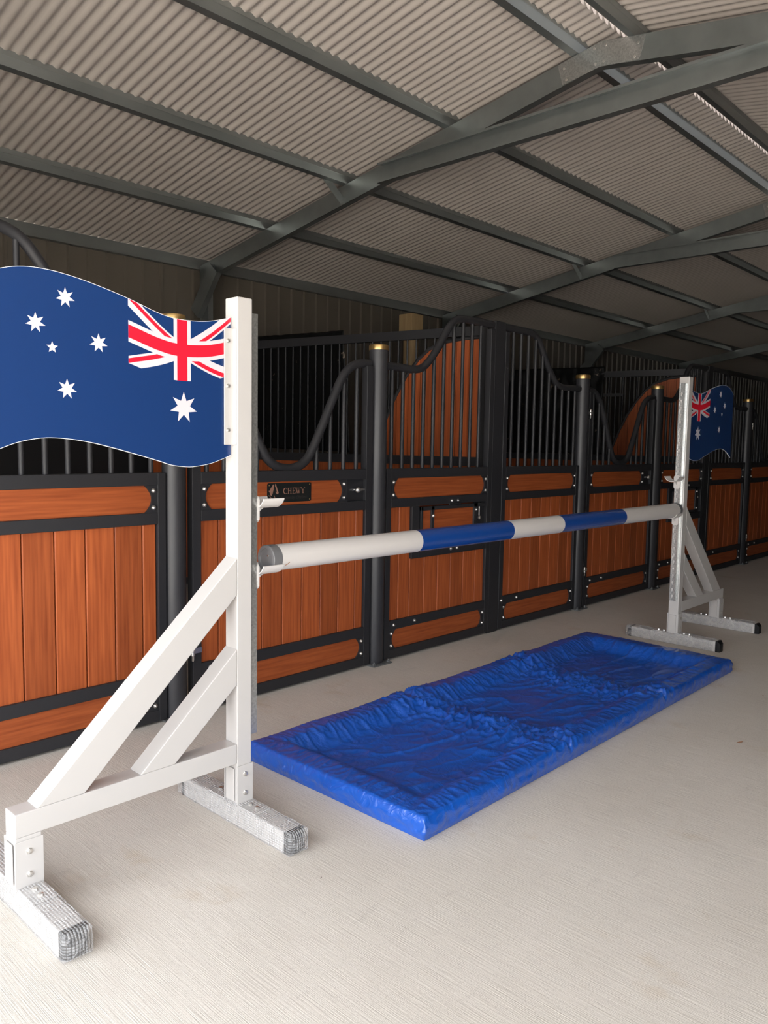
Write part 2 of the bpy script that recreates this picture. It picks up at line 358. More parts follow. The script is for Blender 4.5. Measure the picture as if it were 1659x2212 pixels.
RD = 0.155; RW = 0.062
def portal_frame(x, label):
    t = empty('portal_frame', (x, RY, 0), label, 'roof frame', 'steel portal frames of the shed')
    for sg, yend in ((1, YB-0.10), (-1, YF+0.10)):
        mb = MB(); p0 = Vector((-0.0, sg*0.0, roofz(RY))); p1 = Vector((0, yend-RY, roofz(yend)))
        csec(mb, p0, p1, RD, RW, (1, 0, 0), lip=0.018, dvec=(0, 0, -1)); mb.build('rafter', GALV, t)
        mb = MB(); csec(mb, (0, yend-RY+0.0, 0.0), (0, yend-RY, roofz(yend)-0.02), 0.15, RW, (1, 0, 0), lip=0.018, dvec=(0, -sg, 0)); mb.build('column', GALV, t)
        # knee brace
        mb = MB(); a = Vector((-0.066, yend-RY-sg*0.28, roofz(yend)-0.02)); b = Vector((-0.066, yend-RY+sg*0.07, 2.80))
        d = (b-a).normalized(); nrm = Vector((0, d.z, -d.y))
        if nrm.y*sg > 0: nrm = -nrm
        csec(mb, a, b, 0.16, 0.060, (1, 0, 0), lip=0.014, dvec=nrm); mb.build('knee_brace', GALV, t)
        # fly brace from purlin to rafter
        mb = MB(); yy = (1.55 if sg > 0 else -3.19)-RY; z = roofz(yy+RY)
        q0 = Vector((-0.20, yy+sg*0.02, z+0.01)); q1 = Vector((-0.004, yy+sg*0.015, z-0.14)); w = Vector((0.06, 0, 0.04))
        mb.add([q0-w*0.5, q0+w*0.5, q1+w*0.5, q1-w*0.5] + [p+Vector((0.003, 0, -0.004)) for p in (q0-w*0.5, q0+w*0.5, q1+w*0.5, q1-w*0.5)],
               [(0,1,2,3), (7,6,5,4), (0,4,5,1), (1,5,6,2), (2,6,7,3), (3,7,4,0)]); mb.build('fly_brace', GALV, t)
    # collar tie, lapped on the near face of the rafters
    mb = MB(); csec(mb, (-0.002, 1.93, 3.675), (-0.002, -1.93, 3.675), 0.155, 0.062, (-1, 0, 0), lip=0.018); mb.build('collar_tie', GALV, t)
    # apex plate
    za = roofz(RY)
    mb = MB(); mb.box(-0.006, -0.002, 0, 0.001, za, za)
    mb = MB()
    pts = [(-0.31, za-0.17*0.31-0.006), (-0.27, za-0.17*0.27-0.150), (0.0, za-RD-0.004), (0.27, za-0.17*0.27-0.150), (0.31, za-0.17*0.31-0.006), (0, za-0.004)]
    vs = [(-0.005, a, b) for a, b in pts] + [(-0.001, a, b) for a, b in pts]; n = len(pts)
    mb.add(vs, [list(range(n)), list(range(2*n-1, n-1, -1))] + [(i, n+i, n+(i+1) % n, (i+1) % n) for i in range(n)])
    mb.build('apex_plate', GALVB, t)
    for a, b in ((-0.26, 0.05), (-0.24, 0.13), (-0.04, 0.03), (-0.03, 0.13), (0.04, 0.03), (0.03, 0.13), (0.26, 0.05), (0.24, 0.13)):
        MB().lathe((-0.005, a, za-0.17*abs(a)-b), (-1, 0, 0), [(0, 0.009), (0.005, 0.009), (0.006, 0.005)], 6).build('bolt', CHROME, t)
    return t
pf = portal_frame(2.62, 'nearest steel portal frame, its apex plate and collar tie crossing the top of the photo')
fr_labels = ['second steel portal frame, meeting the roof above the middle of the stable row', 'third steel portal frame, beyond the first pair of frames', 'fourth steel portal frame, deep in the dark end of the shed']
for k, lab in enumerate(fr_labels):
    c = copy_tree(pf); c.location.x = 2.62+4.0*(k+1); c['label'] = lab
c = copy_tree(pf); c.location.x = X0+0.15; c['label'] = 'steel portal frame behind the camera at the open end'

# ------------------------------------------------------------------ stable row
def bolt_mesh(mb, x, z, y=-0.030, r=0.0115):
    mb.lathe((x, y, z), (0, -1, 0), [(0, r), (0.004, r), (0.004, r*0.85), (0.008, r*0.80), (0.0115, r*0.55), (0.0135, 0.0005)], 10)
_bolt = {}
def bolt(x, z, parent, y=-0.030):
    if 'b' not in _bolt:
        mb = MB(); bolt_mesh(mb, 0, 0, 0); o = mb.build('bolt', CHROME, parent); _bolt['b'] = o.data
    else:
        o = bpy.data.objects.new('bolt', _bolt['b']); COL.objects.link(o); o.parent = parent
    o.location = (x, y, z); return o
_bar = {}
def bar(x, z0, z1, parent, r=0.0130):
    o = MB().tube([(x, 0, z0), (x, 0, z1)], r, 12).build('bar', BLACK, parent); return o
def planks(parent, x0, x1, z0, z1, w=0.1445, first=None, name='kick_panel', y=-0.012, th=0.02):
    mb = MB(); x = x0; nx = x0+(first if first else w)
    while x < x1-0.004:
        e = min(nx, x1); g = 0.0022; c = 0.004
        pts = [(x+g, y+c), (x+g+c, y), (e-g-c, y), (e-g, y+c), (e-g, y+th), (x+g, y+th)]
        n = 6; vs = [(a, b, z0) for a, b in pts]+[(a, b, z1) for a, b in pts]
        if e-x > 0.02:
            mb.add(vs, [list(range(n-1, -1, -1)), list(range(n, 2*n))]+[(i, (i+1) % n, n+(i+1) % n, n+i) for i in range(n)])
        x = e; nx = e+w
    mb.box(x0, x1, y+th, y+th+0.004, z0, z1)
    return mb.build(name, WOODV, parent)
def board(parent, x0, x1, z0, z1, name, l=True, r=True, plate=0.085):
    """level board between two end plates with curved-out ends and two bolts each"""
    mb = MB(); mb.box(x0+0.004, x1-0.004, -0.016, 0.004, z0, z1); mb.build(name, WOODH, parent, bevel=0.001)
    zm = (z0+z1)/2; h = (z1-z0)/2
    for on, xe, s in ((l, x0, 1), (r, x1, -1)):
        if not on: continue
        arc = []
        for k in range(11):
            a = -1+2*k/10; arc.append((xe+s*(0.068-0.038*(1-(a*a))), zm+a*h))
        pts = [(xe, z0)]+arc+[(xe, z1)] if s > 0 else [(xe, z0), (xe, z1)]+arc[::-1]
        mb = MB(); mb.prism(pts, -0.026, -0.0165); mb.build('end_plate', BLACK, parent)
        for a in (-0.62, 0.62): bolt(xe+s*0.022, zm+a*h, parent, y=-0.026)

ZT0, ZT1, ZM0, ZM1, ZL0, ZL1, ZB0, ZB1 = 1.20, 1.262, 1.008, 1.066, 0.200, 0.262, 0.012, 0.070
YA, YBK = -0.030, 0.020
CURVE_HALF = [(0.06, 1.915), (0.20, 1.915), (0.32, 1.912), (0.41, 1.928), (0.48, 1.975), (0.575, 2.075), (0.66, 2.19), (0.72, 2.258), (0.80, 2.298), (0.92, 2.305), (1.08, 2.305), (1.20, 2.305)]
CURVE_DOOR_H = [(0.085, 1.915), (0.16, 1.912), (0.24, 1.885), (0.31, 1.825), (0.38, 1.705), (0.47, 1.53), (0.565, 1.36), (0.63, 1.297), (0.70, 1.275)]
XC = 0.735
CURVE_DOOR = CURVE_DOOR_H+[(2*XC-a, b) for a, b in CURVE_DOOR_H[::-1][0:]][0 if abs(CURVE_DOOR_H[-1][0]-XC) > 1e-3 else 1:]

def hinge(parent, x, z):
    h = MB(); h.cyl((x-0.045, -0.040, z), (1, 0, 0), 0.008, 0.035, 10); h.lathe((x-0.008, -0.040, z-0.020), (0, 0, 1), [(0, 0.012), (0.036, 0.012)], 10)
    h.lathe((x-0.008, -0.040, z-0.052), (0, 0, 1), [(0, 0.004), (0.006, 0.007), (0.030, 0.007), (0.033, 0.009), (0.070, 0.009), (0.072, 0.013), (0.080, 0.011), (0.084, 0.004)], 10)
    h.box(x-0.006, x+0.05, -0.034, -0.029, z-0.014, z+0.014)
    return h.build('hinge', CHROME, parent)

def make_door():
    t = empty('stable_door', (0, 0, 0))
    x0, x1, st = 0.088, 1.392, 0.052; a, b = x0+st, x1-st
    f = MB(); f.box(x0, a, YA, YBK, ZB0, 1.90); f.box(b, x1, YA, YBK, ZB0, 1.90)
    for z0, z1 in ((ZT0, ZT1), (ZM0, ZM1), (ZL0, ZL1), (ZB0, ZB1)): f.box(a, b, YA, YBK, z0, z1)
    f.build('frame', BLACK, t, bevel=0.003)
    planks(t, a, b, ZL1, ZM0, 0.1445, 0.118)
    board(t, a, b-0.165, ZM1, ZT0, 'upper_board'); board(t, a, b, ZB1, ZL0, 'lower_board')
    l = MB(); l.box(b-0.165, b, -0.004, 0.004, ZM1, ZT0); l.box(b-0.165, b-0.155, -0.028, 0.0, ZM1, ZT0)
    lb = l.build('latch_box', BLACK, t)
    k = MB(); k.cyl((b-0.10, -0.012, 1.135), (1, 0, 0), 0.008, 0.10, 10); k.lathe((b-0.085, -0.012, 1.135), (0, -1, 0), [(0, 0.006), (0.018, 0.006), (0.022, 0.013), (0.030, 0.018), (0.038, 0.017), (0.045, 0.010), (0.048, 0.001)], 14)
    k.build('latch_knob', CHROME, lb)
    MB().tube(catmull([(p, 0.0, q) for p, q in CURVE_DOOR], 6), 0.026, 14).build('top_rail', BLACK, t)
    cz = [(p.x, p.z) for p in catmull([(p, 0.0, q) for p, q in CURVE_DOOR], 6)]
    for k in range(-5, 6):
        x = XC+k*0.1085
        z = interp(cz, x)
        if z-0.02 > ZT1+0.03: bar(x, ZT1-0.005, z, t)
    for x in (0.193, 0.403): bolt(x, 0.232, t)
    hinge(t, x0, 0.335); hinge(t, x0, 1.72)
    return t
MIDX = 1.267
def mirror_mb(mb, xm):
    mb.v = [(xm-x, y, z) for x, y, z in mb.v]; mb.f = [f[::-1] for f in mb.f]; return mb
def make_half(mir):
    """fixed grille front between a round post and the middle post; mir = post on the right hand side"""
    t = empty('stable_front_panel', (0, 0, 0))
    def X(x): return (MIDX-x) if mir else x
    def rng(p, q): return (p, q) if not mir else (MIDX-q, MIDX-p)
    xa, a, b, xb = 0.063, 0.108, 1.150, 1.200
    f = MB()
    for p, q, z0, z1 in ((xa, a, ZB0, 1.262), (b, xb, ZB0, 2.27), (a, b, ZT0, ZT1), (a, b, ZM0, ZM1), (a, b, ZL0, ZL1), (a, b, ZB0, ZB1)):
        r = rng(p, q); f.box(r[0], r[1], YA, YBK, z0, z1)
    if not mir:
        f.box(0.315, 0.388, YA, YBK, 0.655, ZM0); f.box(0.388, b, YA, YBK, 0.655, 0.727)
    f.build('frame', BLACK, t, bevel=0.003)
    r = rng(a, b)
    if mir: planks(t, r[0], r[1], ZL1, ZM0, 0.1445, 0.10)
    else:
        planks(t, a, 0.315, ZL1, ZM0, 0.130, 0.095); planks(t, 0.315, b, ZL1, 0.655, 0.1445, 0.03+0.12)
    board(t, r[0], r[1], ZM1, ZT0, 'upper_board'); board(t, r[0], r[1], ZB1, ZL0, 'lower_board')
    cv = catmull([(X(p), 0.0, q) for p, q in CURVE_HALF], 6)
    MB().tube(cv, 0.026, 14).build('top_rail', BLACK, t)
    cz = sorted((p.x, p.z) for p in cv)
    for k in range(10):
        x = X(0.128+k*0.1035); bar(x, ZT1-0.005, interp(cz, x), t)
    for x in ((0.148, 0.355) if not mir else (0.098, 0.305)): bolt(x, 0.232, t)
    if not mir:
        h = MB(); h.box(0.400, 1.115, -0.036, -0.012, 0.975, 1.000); h.box(0.400, 1.030, -0.036, -0.012, 0.735, 0.757)
        h.box(0.400, 0.420, -0.036, -0.012, 0.735, 1.0); h.box(0.508, 0.538, -0.036, -0.012, 0.735, 1.0); h.box(0.985, 1.030, -0.036, -0.012, 0.735, 1.0)
        h.box(1.03, b, -0.004, 0.010, 0.727, ZM0)
        hd = h.build('feed_hatch', BLACK, t, bevel=0.002)
        w = MB(); w.box(0.42, 0.508, -0.024, -0.006, 0.757, 0.975); w.box(0.538, 0.985, -0.024, -0.006, 0.757, 0.975); w.build('hatch_board', WOODH, hd)
        k = MB(); k.cyl((1.075, -0.014, 0.90), (0, 0, 1), 0.006, 0.10, 10); k.lathe((1.075, -0.014, 0.875), (0, 0, 1), [(0, 0.002), (0.005, 0.012), (0.014, 0.017), (0.024, 0.014), (0.03, 0.006)], 12)
        k.build('hatch_latch', CHROME, hd)
        pv = MB(); pv.box(0.70, 0.82, -0.042, -0.030, 1.002, 1.012); pv.box(0.70, 0.82, -0.042, -0.030, 0.722, 0.732); pv.build('pivot_bracket', BLACK, hd)
        for x in (0.73, 0.80): bolt(x, 1.030, t); bolt(x, 0.690, t)
        for x, z in ((0.523, 0.935), (1.008, 0.955), (0.523, 0.785), (1.008, 0.775)): bolt(x, z, t, y=-0.036)
    return t
def make_post():
    t = empty('stable_post', (0, 0, 0))
    MB().lathe((0, 0, 0.008), (0, 0, 1), [(0, 0.059), (2.005, 0.059)], 28).build('pole', BLACKPOST, t)
    MB().lathe((0, 0, 2.005), (0, 0, 1), [(0, 0.061), (0.001, 0.0625), (0.026, 0.0625), (0.031, 0.061), (0.034, 0.056)], 28).build('brass_cap', BRASS, t)
    bp = MB().box(-0.085, 0.085, -0.085, 0.085, 0.0, 0.010).build('base_plate', DULL, t, bevel=0.003)
    for sx in (-1, 1):
        for sy in (-1, 1): MB().lathe((sx*0.066, sy*0.066, 0.010), (0, 0, 1), [(0, 0.013), (0.008, 0.012), (0.009, 0.006), (0.018, 0.005)], 6).build('anchor_bolt', DULL, bp)
    return t
def make_mid():
    t = MB(); t.box(-0.062, 0.062, -0.028, 0.03, 0.0, 2.335); return t.build('middle_post', BLACK, None, bevel=0.003)

DW = 1.4665
doors = ['wooden stable door with dipping black grille, black name plate on its upper board', 'wooden stable door with dipping black grille beyond the middle fixed front, no name plate', 'farthest wooden stable door, partly cut by the right edge behind the far flag']
lefts = ['fixed stable front with feed hatch, right of the name-plate door', 'far fixed stable front with feed hatch, behind the far jump stand']
rights = ['near fixed wooden stable front behind the near flag stand, at the left edge', 'fixed stable front without a hatch, left of the plain door in the middle', 'far fixed stable front without a hatch, under the far flag']
d0 = make_door(); l0 = make_half(False); r0 = make_half(True)
for i, x in enumerate((0, 4.0, 8.0)):
    o = d0 if i == 0 else copy_tree(d0); o.location = (x, 0, 0); tag(o, doors[i], 'stable door', 'stable doors in the row')
for i, x in enumerate((DW, 4+DW)):
    o = l0 if i == 0 else copy_tree(l0); o.location = (x, 0, 0); tag(o, lefts[i], 'stable front', 'fixed stable fronts')
for i, x in enumerate((-MIDX, 4-MIDX, 8-MIDX)):
    o = r0 if i == 0 else copy_tree(r0); o.location = (x, 0, 0); tag(o, rights[i], 'stable front', 'fixed stable fronts')
posts = ['round black post with brass cap behind the near flag, left of the name-plate door', 'round black post with brass cap right of the name-plate door', 'round black post with brass cap left of the plain middle door',
         'round black post with brass cap right of the plain middle door', 'round black post with brass cap right of the far flag', 'round black post with brass cap farthest along, at the right edge']
p0 = make_post()
for i, x in enumerate((0, DW, 4, 4+DW, 8, 8+DW)):
    o = p0 if i == 0 else copy_tree(p0); o.location = (x, 0, 0); tag(o, posts[i], 'post', 'brass capped stable posts')
m0 = make_mid()
for i, (x, lab) in enumerate(((4-MIDX, 'square black post between the two middle fixed fronts'), (8-MIDX, 'square black post behind the far flag between two fixed fronts'))):
    o = m0 if i == 0 else m0.copy()
    if i: COL.objects.link(o)
    o.location = (x, 0, 0); tag(o, lab, 'post', 'square posts of the stable fronts')

# name plate on the nearest door
npx0, npx1, npz0, npz1 = 0.575, 0.895, 1.082, 1.192
pl = MB(); c = 0.008
pts = [(npx0+c, npz0), (npx1-c, npz0), (npx1, npz0+c), (npx1, npz1-c), (npx1-c, npz1), (npx0+c, npz1), (npx0, npz1-c), (npx0, npz0+c)]
pl.prism(pts, -0.021, -0.0165)
plate = pl.build('name_plate', PLATEBLACK, d0); tag(plate, 'black name plate with copper horse head and lettering')
def ribbon(mb, pts, w, y, w2=None):
    P = [Vector((a, 0, b)) for a, b in pts]; n = len(P); Lf = []; Rt = []
    for i, p in enumerate(P):
        d = (P[min(i+1, n-1)]-P[max(i-1, 0)]).normalized(); q = Vector((-d.z, 0, d.x))
        ww = w if w2 is None else w+(w2-w)*math.sin(math.pi*i/(n-1))
        Lf.append(p+q*ww/2); Rt.append(p-q*ww/2)
    for i in range(n-1):
        mb.add([(*(v.x, y, v.z),) for v in (Rt[i], Rt[i+1], Lf[i+1], Lf[i])], [(0, 1, 2, 3)])
def letters(parent):
    mb = MB(); y = -0.0216; b, h = 1.130, 0.032; th, tn = 0.0048, 0.0020
    def S(*p, w=th): ribbon(mb, [(x, b+z*h) for x, z in p], w, y)
    x = 0.690   # C
    ribbon(mb, [(x+0.013+0.014*math.cos(a), b+h/2+h/2*math.sin(a)) for a in [math.radians(50+i*26) for i in range(11)]], tn, y, th*1.1)
    S((x+0.024, 0.95), (x+0.024, 0.68), w=tn)
    x = 0.724   # H
    S((x, 0), (x, 1)); S((x+0.018, 0), (x+0.018, 1)); S((x, 0.5), (x+0.018, 0.5), w=tn)
    for xx in (x, x+0.018): S((xx-0.006, 0.02), (xx+0.006, 0.02), w=tn); S((xx-0.006, 0.98), (xx+0.006, 0.98), w=tn)
    x = 0.758   # E
    S((x, 0), (x, 1)); S((x-0.005, 0.02), (x+0.018, 0.02), w=tn); S((x-0.005, 0.98), (x+0.018, 0.98), w=tn); S((x, 0.5), (x+0.012, 0.5), w=tn)
    S((x+0.018, 0.02), (x+0.018, 0.25), w=tn); S((x+0.018, 0.98), (x+0.018, 0.76), w=tn); S((x+0.012, 0.4), (x+0.012, 0.62), w=tn)
    x = 0.781   # W
    S((x, 1), (x+0.009, 0)); S((x+0.009, 0), (x+0.017, 1), w=tn); S((x+0.013, 1), (x+0.022, 0)); S((x+0.022, 0), (x+0.031, 1), w=tn)
    S((x-0.005, 0.98), (x+0.005, 0.98), w=tn); S((x+0.026, 0.98), (x+0.036, 0.98), w=tn)
    x = 0.820   # Y
    S((x, 1), (x+0.012, 0.48)); S((x+0.012, 0.48), (x+0.023, 1), w=tn); S((x+0.012, 0.5), (x+0.012, 0)); S((x+0.006, 0.02), (x+0.018, 0.02), w=tn)
    S((x-0.005, 0.98), (x+0.005, 0.98), w=tn); S((x+0.018, 0.98), (x+0.028, 0.98), w=tn)
    mb.build('lettering', COPPER, parent)
    tcu = bpy.data.curves.new('engraved_line', 'FONT'); tcu.body = 'Ridden by Chelsea'; tcu.size = 0.026; tcu.shear = 0.25
    to = bpy.data.objects.new('engraved_line', tcu); COL.objects.link(to)
    bpy.context.view_layer.update()
    me = bpy.data.meshes.new_from_object(to.evaluated_get(bpy.context.evaluated_depsgraph_get())); bpy.data.objects.remove(to)
    for v in me.vertices: v.co = Vector((0.665+v.co.x, -0.0216, 1.100+v.co.y))
    me.materials.clear(); me.materials.append(FAINT)
    o = bpy.data.objects.new('engraved_line', me); COL.objects.link(o); o.parent = parent
    # horse head
    hm = MB()
    def H(P, mi=0): hm.add([(0.58+a*0.085, -0.0217-0.0001*mi, 1.088+bb*0.100) for a, bb in P], [list(range(len(P)))], mi)
    H([(0.02, 0.62), (0.10, 0.62), (0.20, 0.75), (0.34, 0.90), (0.40, 0.98), (0.48, 0.93), (0.44, 0.70), (0.36, 0.45), (0.26, 0.32), (0.16, 0.40), (0.12, 0.52)])
    H([(0.56, 1.0), (0.63, 0.97), (0.74, 0.72), (0.86, 0.50), (0.82, 0.42), (0.70, 0.42), (0.62, 0.52), (0.70, 0.56), (0.64, 0.74), (0.56, 0.86)])
    H([(0.46, 0.36), (0.50, 0.36), (0.60, 0.20), (0.66, 0.05), (0.62, 0.04), (0.54, 0.20)])
    H([(0.02, 0.38), (0.06, 0.38), (0.40, 0.14), (0.46, 0.08), (0.40, 0.08)])
    hm.build('horse_emblem', COPPER, parent)
    for a, b2 in ((npx0+0.012, npz1-0.012), (npx1-0.012, npz1-0.012), (npx1-0.012, npz0+0.012), (npx0+0.012, npz0+0.012)):
        MB().lathe((a, -0.021, b2), (0, -1, 0), [(0, 0.004), (0.002, 0.003)], 8).build('plate_screw', BRASS, parent)
letters(plate)

# ------------------------------------------------------------------ swinging partitions between the stalls
DIR = Vector((-0.2165, 0.9763, 0)); ANG = math.atan2(DIR.y, DIR.x)
def make_partition(mid_rail):
    t = empty('stall_partition', (0, 0, 0))
    L = 3.62
    f = MB(); f.box(0, 0.05, -0.025, 0.025, 0.03, 2.315); f.box(L-0.05, L, -0.025, 0.025, 0.03, 2.315); f.box(1.55, 1.60, -0.024, 0.024, 0.09, 1.26)
    f.box(0.05, L-0.05, -0.025, 0.025, 2.245, 2.315); f.box(0.05, L-0.05, -0.025, 0.025, 1.26, 1.33); f.box(0.05, L-0.05, -0.025, 0.025, 0.03, 0.09)
    if mid_rail: f.box(0.85, L-0.05, -0.018, 0.018, 2.02, 2.055)
    f.build('frame', BLACK, t)
    cv = [(0.05, 2.225), (0.2, 2.222), (0.35, 2.205), (0.5, 2.155), (0.6, 2.075), (0.7, 1.955), (0.8, 1.79), (0.88, 1.62), (0.94, 1.46), (0.985, 1.33)]
    mb = MB(); x = 0.05
    while x < 0.985:
        e = min(x+0.105, 0.985); k = [x+0.002+(e-x-0.004)*i/4 for i in range(5)]
        pts = [(k[0], 1.33), (k[-1], 1.33)] + [(q, max(1.335, interp(cv, q))) for q in k[::-1]]
        mb.prism(pts, -0.010, 0.010); x = e
    mb.build('infill_boards', WOODV, t)
    MB().tube([(a, 0, b+0.008) for a, b in cv], 0.018, 10).build('curved_rail', BLACK, t)
    planks(t, 0.05, 1.55, 0.09, 1.26, 0.14, name='kick_panel', y=-0.01); planks(t, 1.60, L-0.05, 0.09, 1.26, 0.14, name='kick_panel', y=-0.01)
    x = 0.13
    while x < L-0.06:
        zb = max(1.33, interp(cv, x)+0.01) if x < 0.985 else 1.33
        if zb < 2.2: MB().tube([(x, 0, zb), (x, 0, 2.25)], 0.008, 8).build('bar', BLACK, t)
        x += 0.0815
    return t
pa = make_partition(False); pa.location = (4-MIDX, 0.08, 0); pa.rotation_euler.z = ANG
tag(pa, 'swung partition with arched wooden infill, behind the feed-hatch front right of the named door', 'partition', 'partitions between the stalls')
pb = make_partition(True); pb.location = (8-MIDX, 0.08, 0); pb.rotation_euler.z = ANG
tag(pb, 'partition with arched wooden infill and extra mid rail, seen over the plain middle door', 'partition', 'partitions between the stalls')
def sheet_obj(part, pts, side, label):
    """crumpled film hanging on a partition: pts = 4 corners (t, z) bl, br, tr, tl"""
    o = empty('tmp', (0, 0, 0)); bpy.data.objects.remove(o)
    nx, nz = 60, 50; mb = MB(); vs = []
    for j in range(nz+1):
        for i in range(nx+1):
            u, v = i/nx, j/nz
            a = Vector(pts[0]).lerp(Vector(pts[1]), u); b = Vector(pts[3]).lerp(Vector(pts[2]), u); p = a.lerp(b, v)
            p.y += 0.006*noise.noise(Vector((u*14, 3.1, 0)))*v
            w = side*(0.020+0.012*noise.noise(Vector((p.x*5, p.y*4, side*3)))+0.006*noise.noise(Vector((p.x*16, p.y*9, 7))))
            vs.append((p.x, w, p.y))
    W = nx+1
    mb.add(vs, [(j*W+i, j*W+i+1, (j+1)*W+i+1, (j+1)*W+i) for j in range(nz) for i in range(nx)], 0, True)
    o = mb.build('black_plastic_sheet', TARP); so = o.modifiers.new('thickness', 'SOLIDIFY'); so.thickness = 0.0015
    o.location = part.location; o.rotation_euler = part.rotation_euler
    return tag(o, label, 'plastic sheet')
sheet_obj(pa, [(2.30, 1.37), (1.25, 1.345), (1.33, 2.36), (2.42, 2.36)], -1, 'black plastic sheet with pale flecks hung behind bars over the name-plate door')
sheet_obj(pb, [(2.52, 1.34), (1.08, 1.34), (1.08, 2.37), (2.22, 2.37)], 1.9, 'plain black sheet seen through the bars left of the plain middle door')

lm = MB(); lm.box(-3.2, 2.5, YB-0.045, YB-0.030, 0.01, 1.62)  # added black sheet, stands in for the darkness low on the back wall
tag(lm.build('added_dark_sheet', DARKSHEET), 'added black sheet low on the back wall, standing in for the dark area under the near flag', 'dark sheet')
tp = MB(); tp.box(5.02, 5.23, 2.90, 3.11, 2.72, 2.985); tp.lathe((5.125, 3.005, 0.0), (0, 0, 1), [(0, 0.10), (2.0, 0.094), (2.73, 0.090)], 20)
tag(tp.build('timber_post', PINE, None, bevel=0.006), 'pale bare timber post with square top rising behind the stable grilles', 'post')

# ------------------------------------------------------------------ jump stands
TOP = [(0, 1.859), (0.035, 1.848), (0.085, 1.836), (0.14, 1.829), (0.19, 1.827), (0.237, 1.829), (0.30, 1.842), (0.40, 1.872), (0.515, 1.899), (0.60, 1.913), (0.66, 1.917), (0.71, 1.915), (0.76, 1.905), (0.81, 1.885), (0.86, 1.855)]
BOT = [(0, 1.372), (0.04, 1.357), (0.085, 1.343), (0.14, 1.334), (0.18, 1.332), (0.24, 1.339), (0.284, 1.352), (0.40, 1.383), (0.50, 1.407), (0.58, 1.420), (0.65, 1.424), (0.70, 1.419), (0.75, 1.407), (0.80, 1.387), (0.86, 1.355)]
def smooth_tab(T): return [(p.x, p.y) for p in catmull([(a, b, 0) for a, b in T], 5)]
TOP = smooth_tab(TOP); BOT = smooth_tab(BOT)
def clip(poly, a, b, c):
    out = []
    for i in range(len(poly)):
        p, q = poly[i], poly[(i+1) % len(poly)]; dp, dq = a*p[0]+b*p[1]-c, a*q[0]+b*q[1]-c
        if dp <= 1e-9: out.append(p)
        if (dp < -1e-9 and dq > 1e-9) or (dp > 1e-9 and dq < -1e-9):
            s = dp/(dp-dq); out.append((p[0]+(q[0]-p[0])*s, p[1]+(q[1]-p[1])*s))
    return out
def jack():
    """the canton as convex pieces in a 60 x 30 frame: (poly, colour, layer)"""
    P = []
    full = [(0, 0), (60, 0), (60, 30), (0, 30)]; k = math.hypot(30, 60)
    def strip(sign, lo, hi, region):
        # line through (30,15); sign +1 runs from 0,0 to 60,30
        nx, ny = (-30/k, 60/k) if sign > 0 else (30/k, 60/k); c0 = nx*30+ny*15
        q = clip(region, nx, ny, c0+hi); return clip(q, -nx, -ny, -(c0+lo)) if q else q
    P.append((strip(1, -3, 3, full), 1, 1)); P.append((strip(-1, -3, 3, full), 1, 1))
    P.append((strip(1, -2, 0, [(30, 15), (60, 15), (60, 30), (30, 30)]), 2, 2))      # fly lower
    P.append((strip(1, 0, 2, [(0, 0), (30, 0), (30, 15), (0, 15)]), 2, 2))           # hoist upper
    P.append((strip(-1, 0, 2, [(0, 15), (30, 15), (30, 30), (0, 30)]), 2, 2))        # hoist lower
    P.append((strip(-1, -2, 0, [(30, 0), (60, 0), (60, 15), (30, 15)]), 2, 2))       # fly upper
    P.append(([(25, 0), (35, 0), (35, 30), (25, 30)], 1, 3)); P.append(([(0, 10), (60, 10), (60, 20), (0, 20)], 1, 4))
    P.append(([(27, 0), (33, 0), (33, 30), (27, 30)], 2, 5)); P.append(([(0, 12), (60, 12), (60, 18), (0, 18)], 2, 6))
    return P
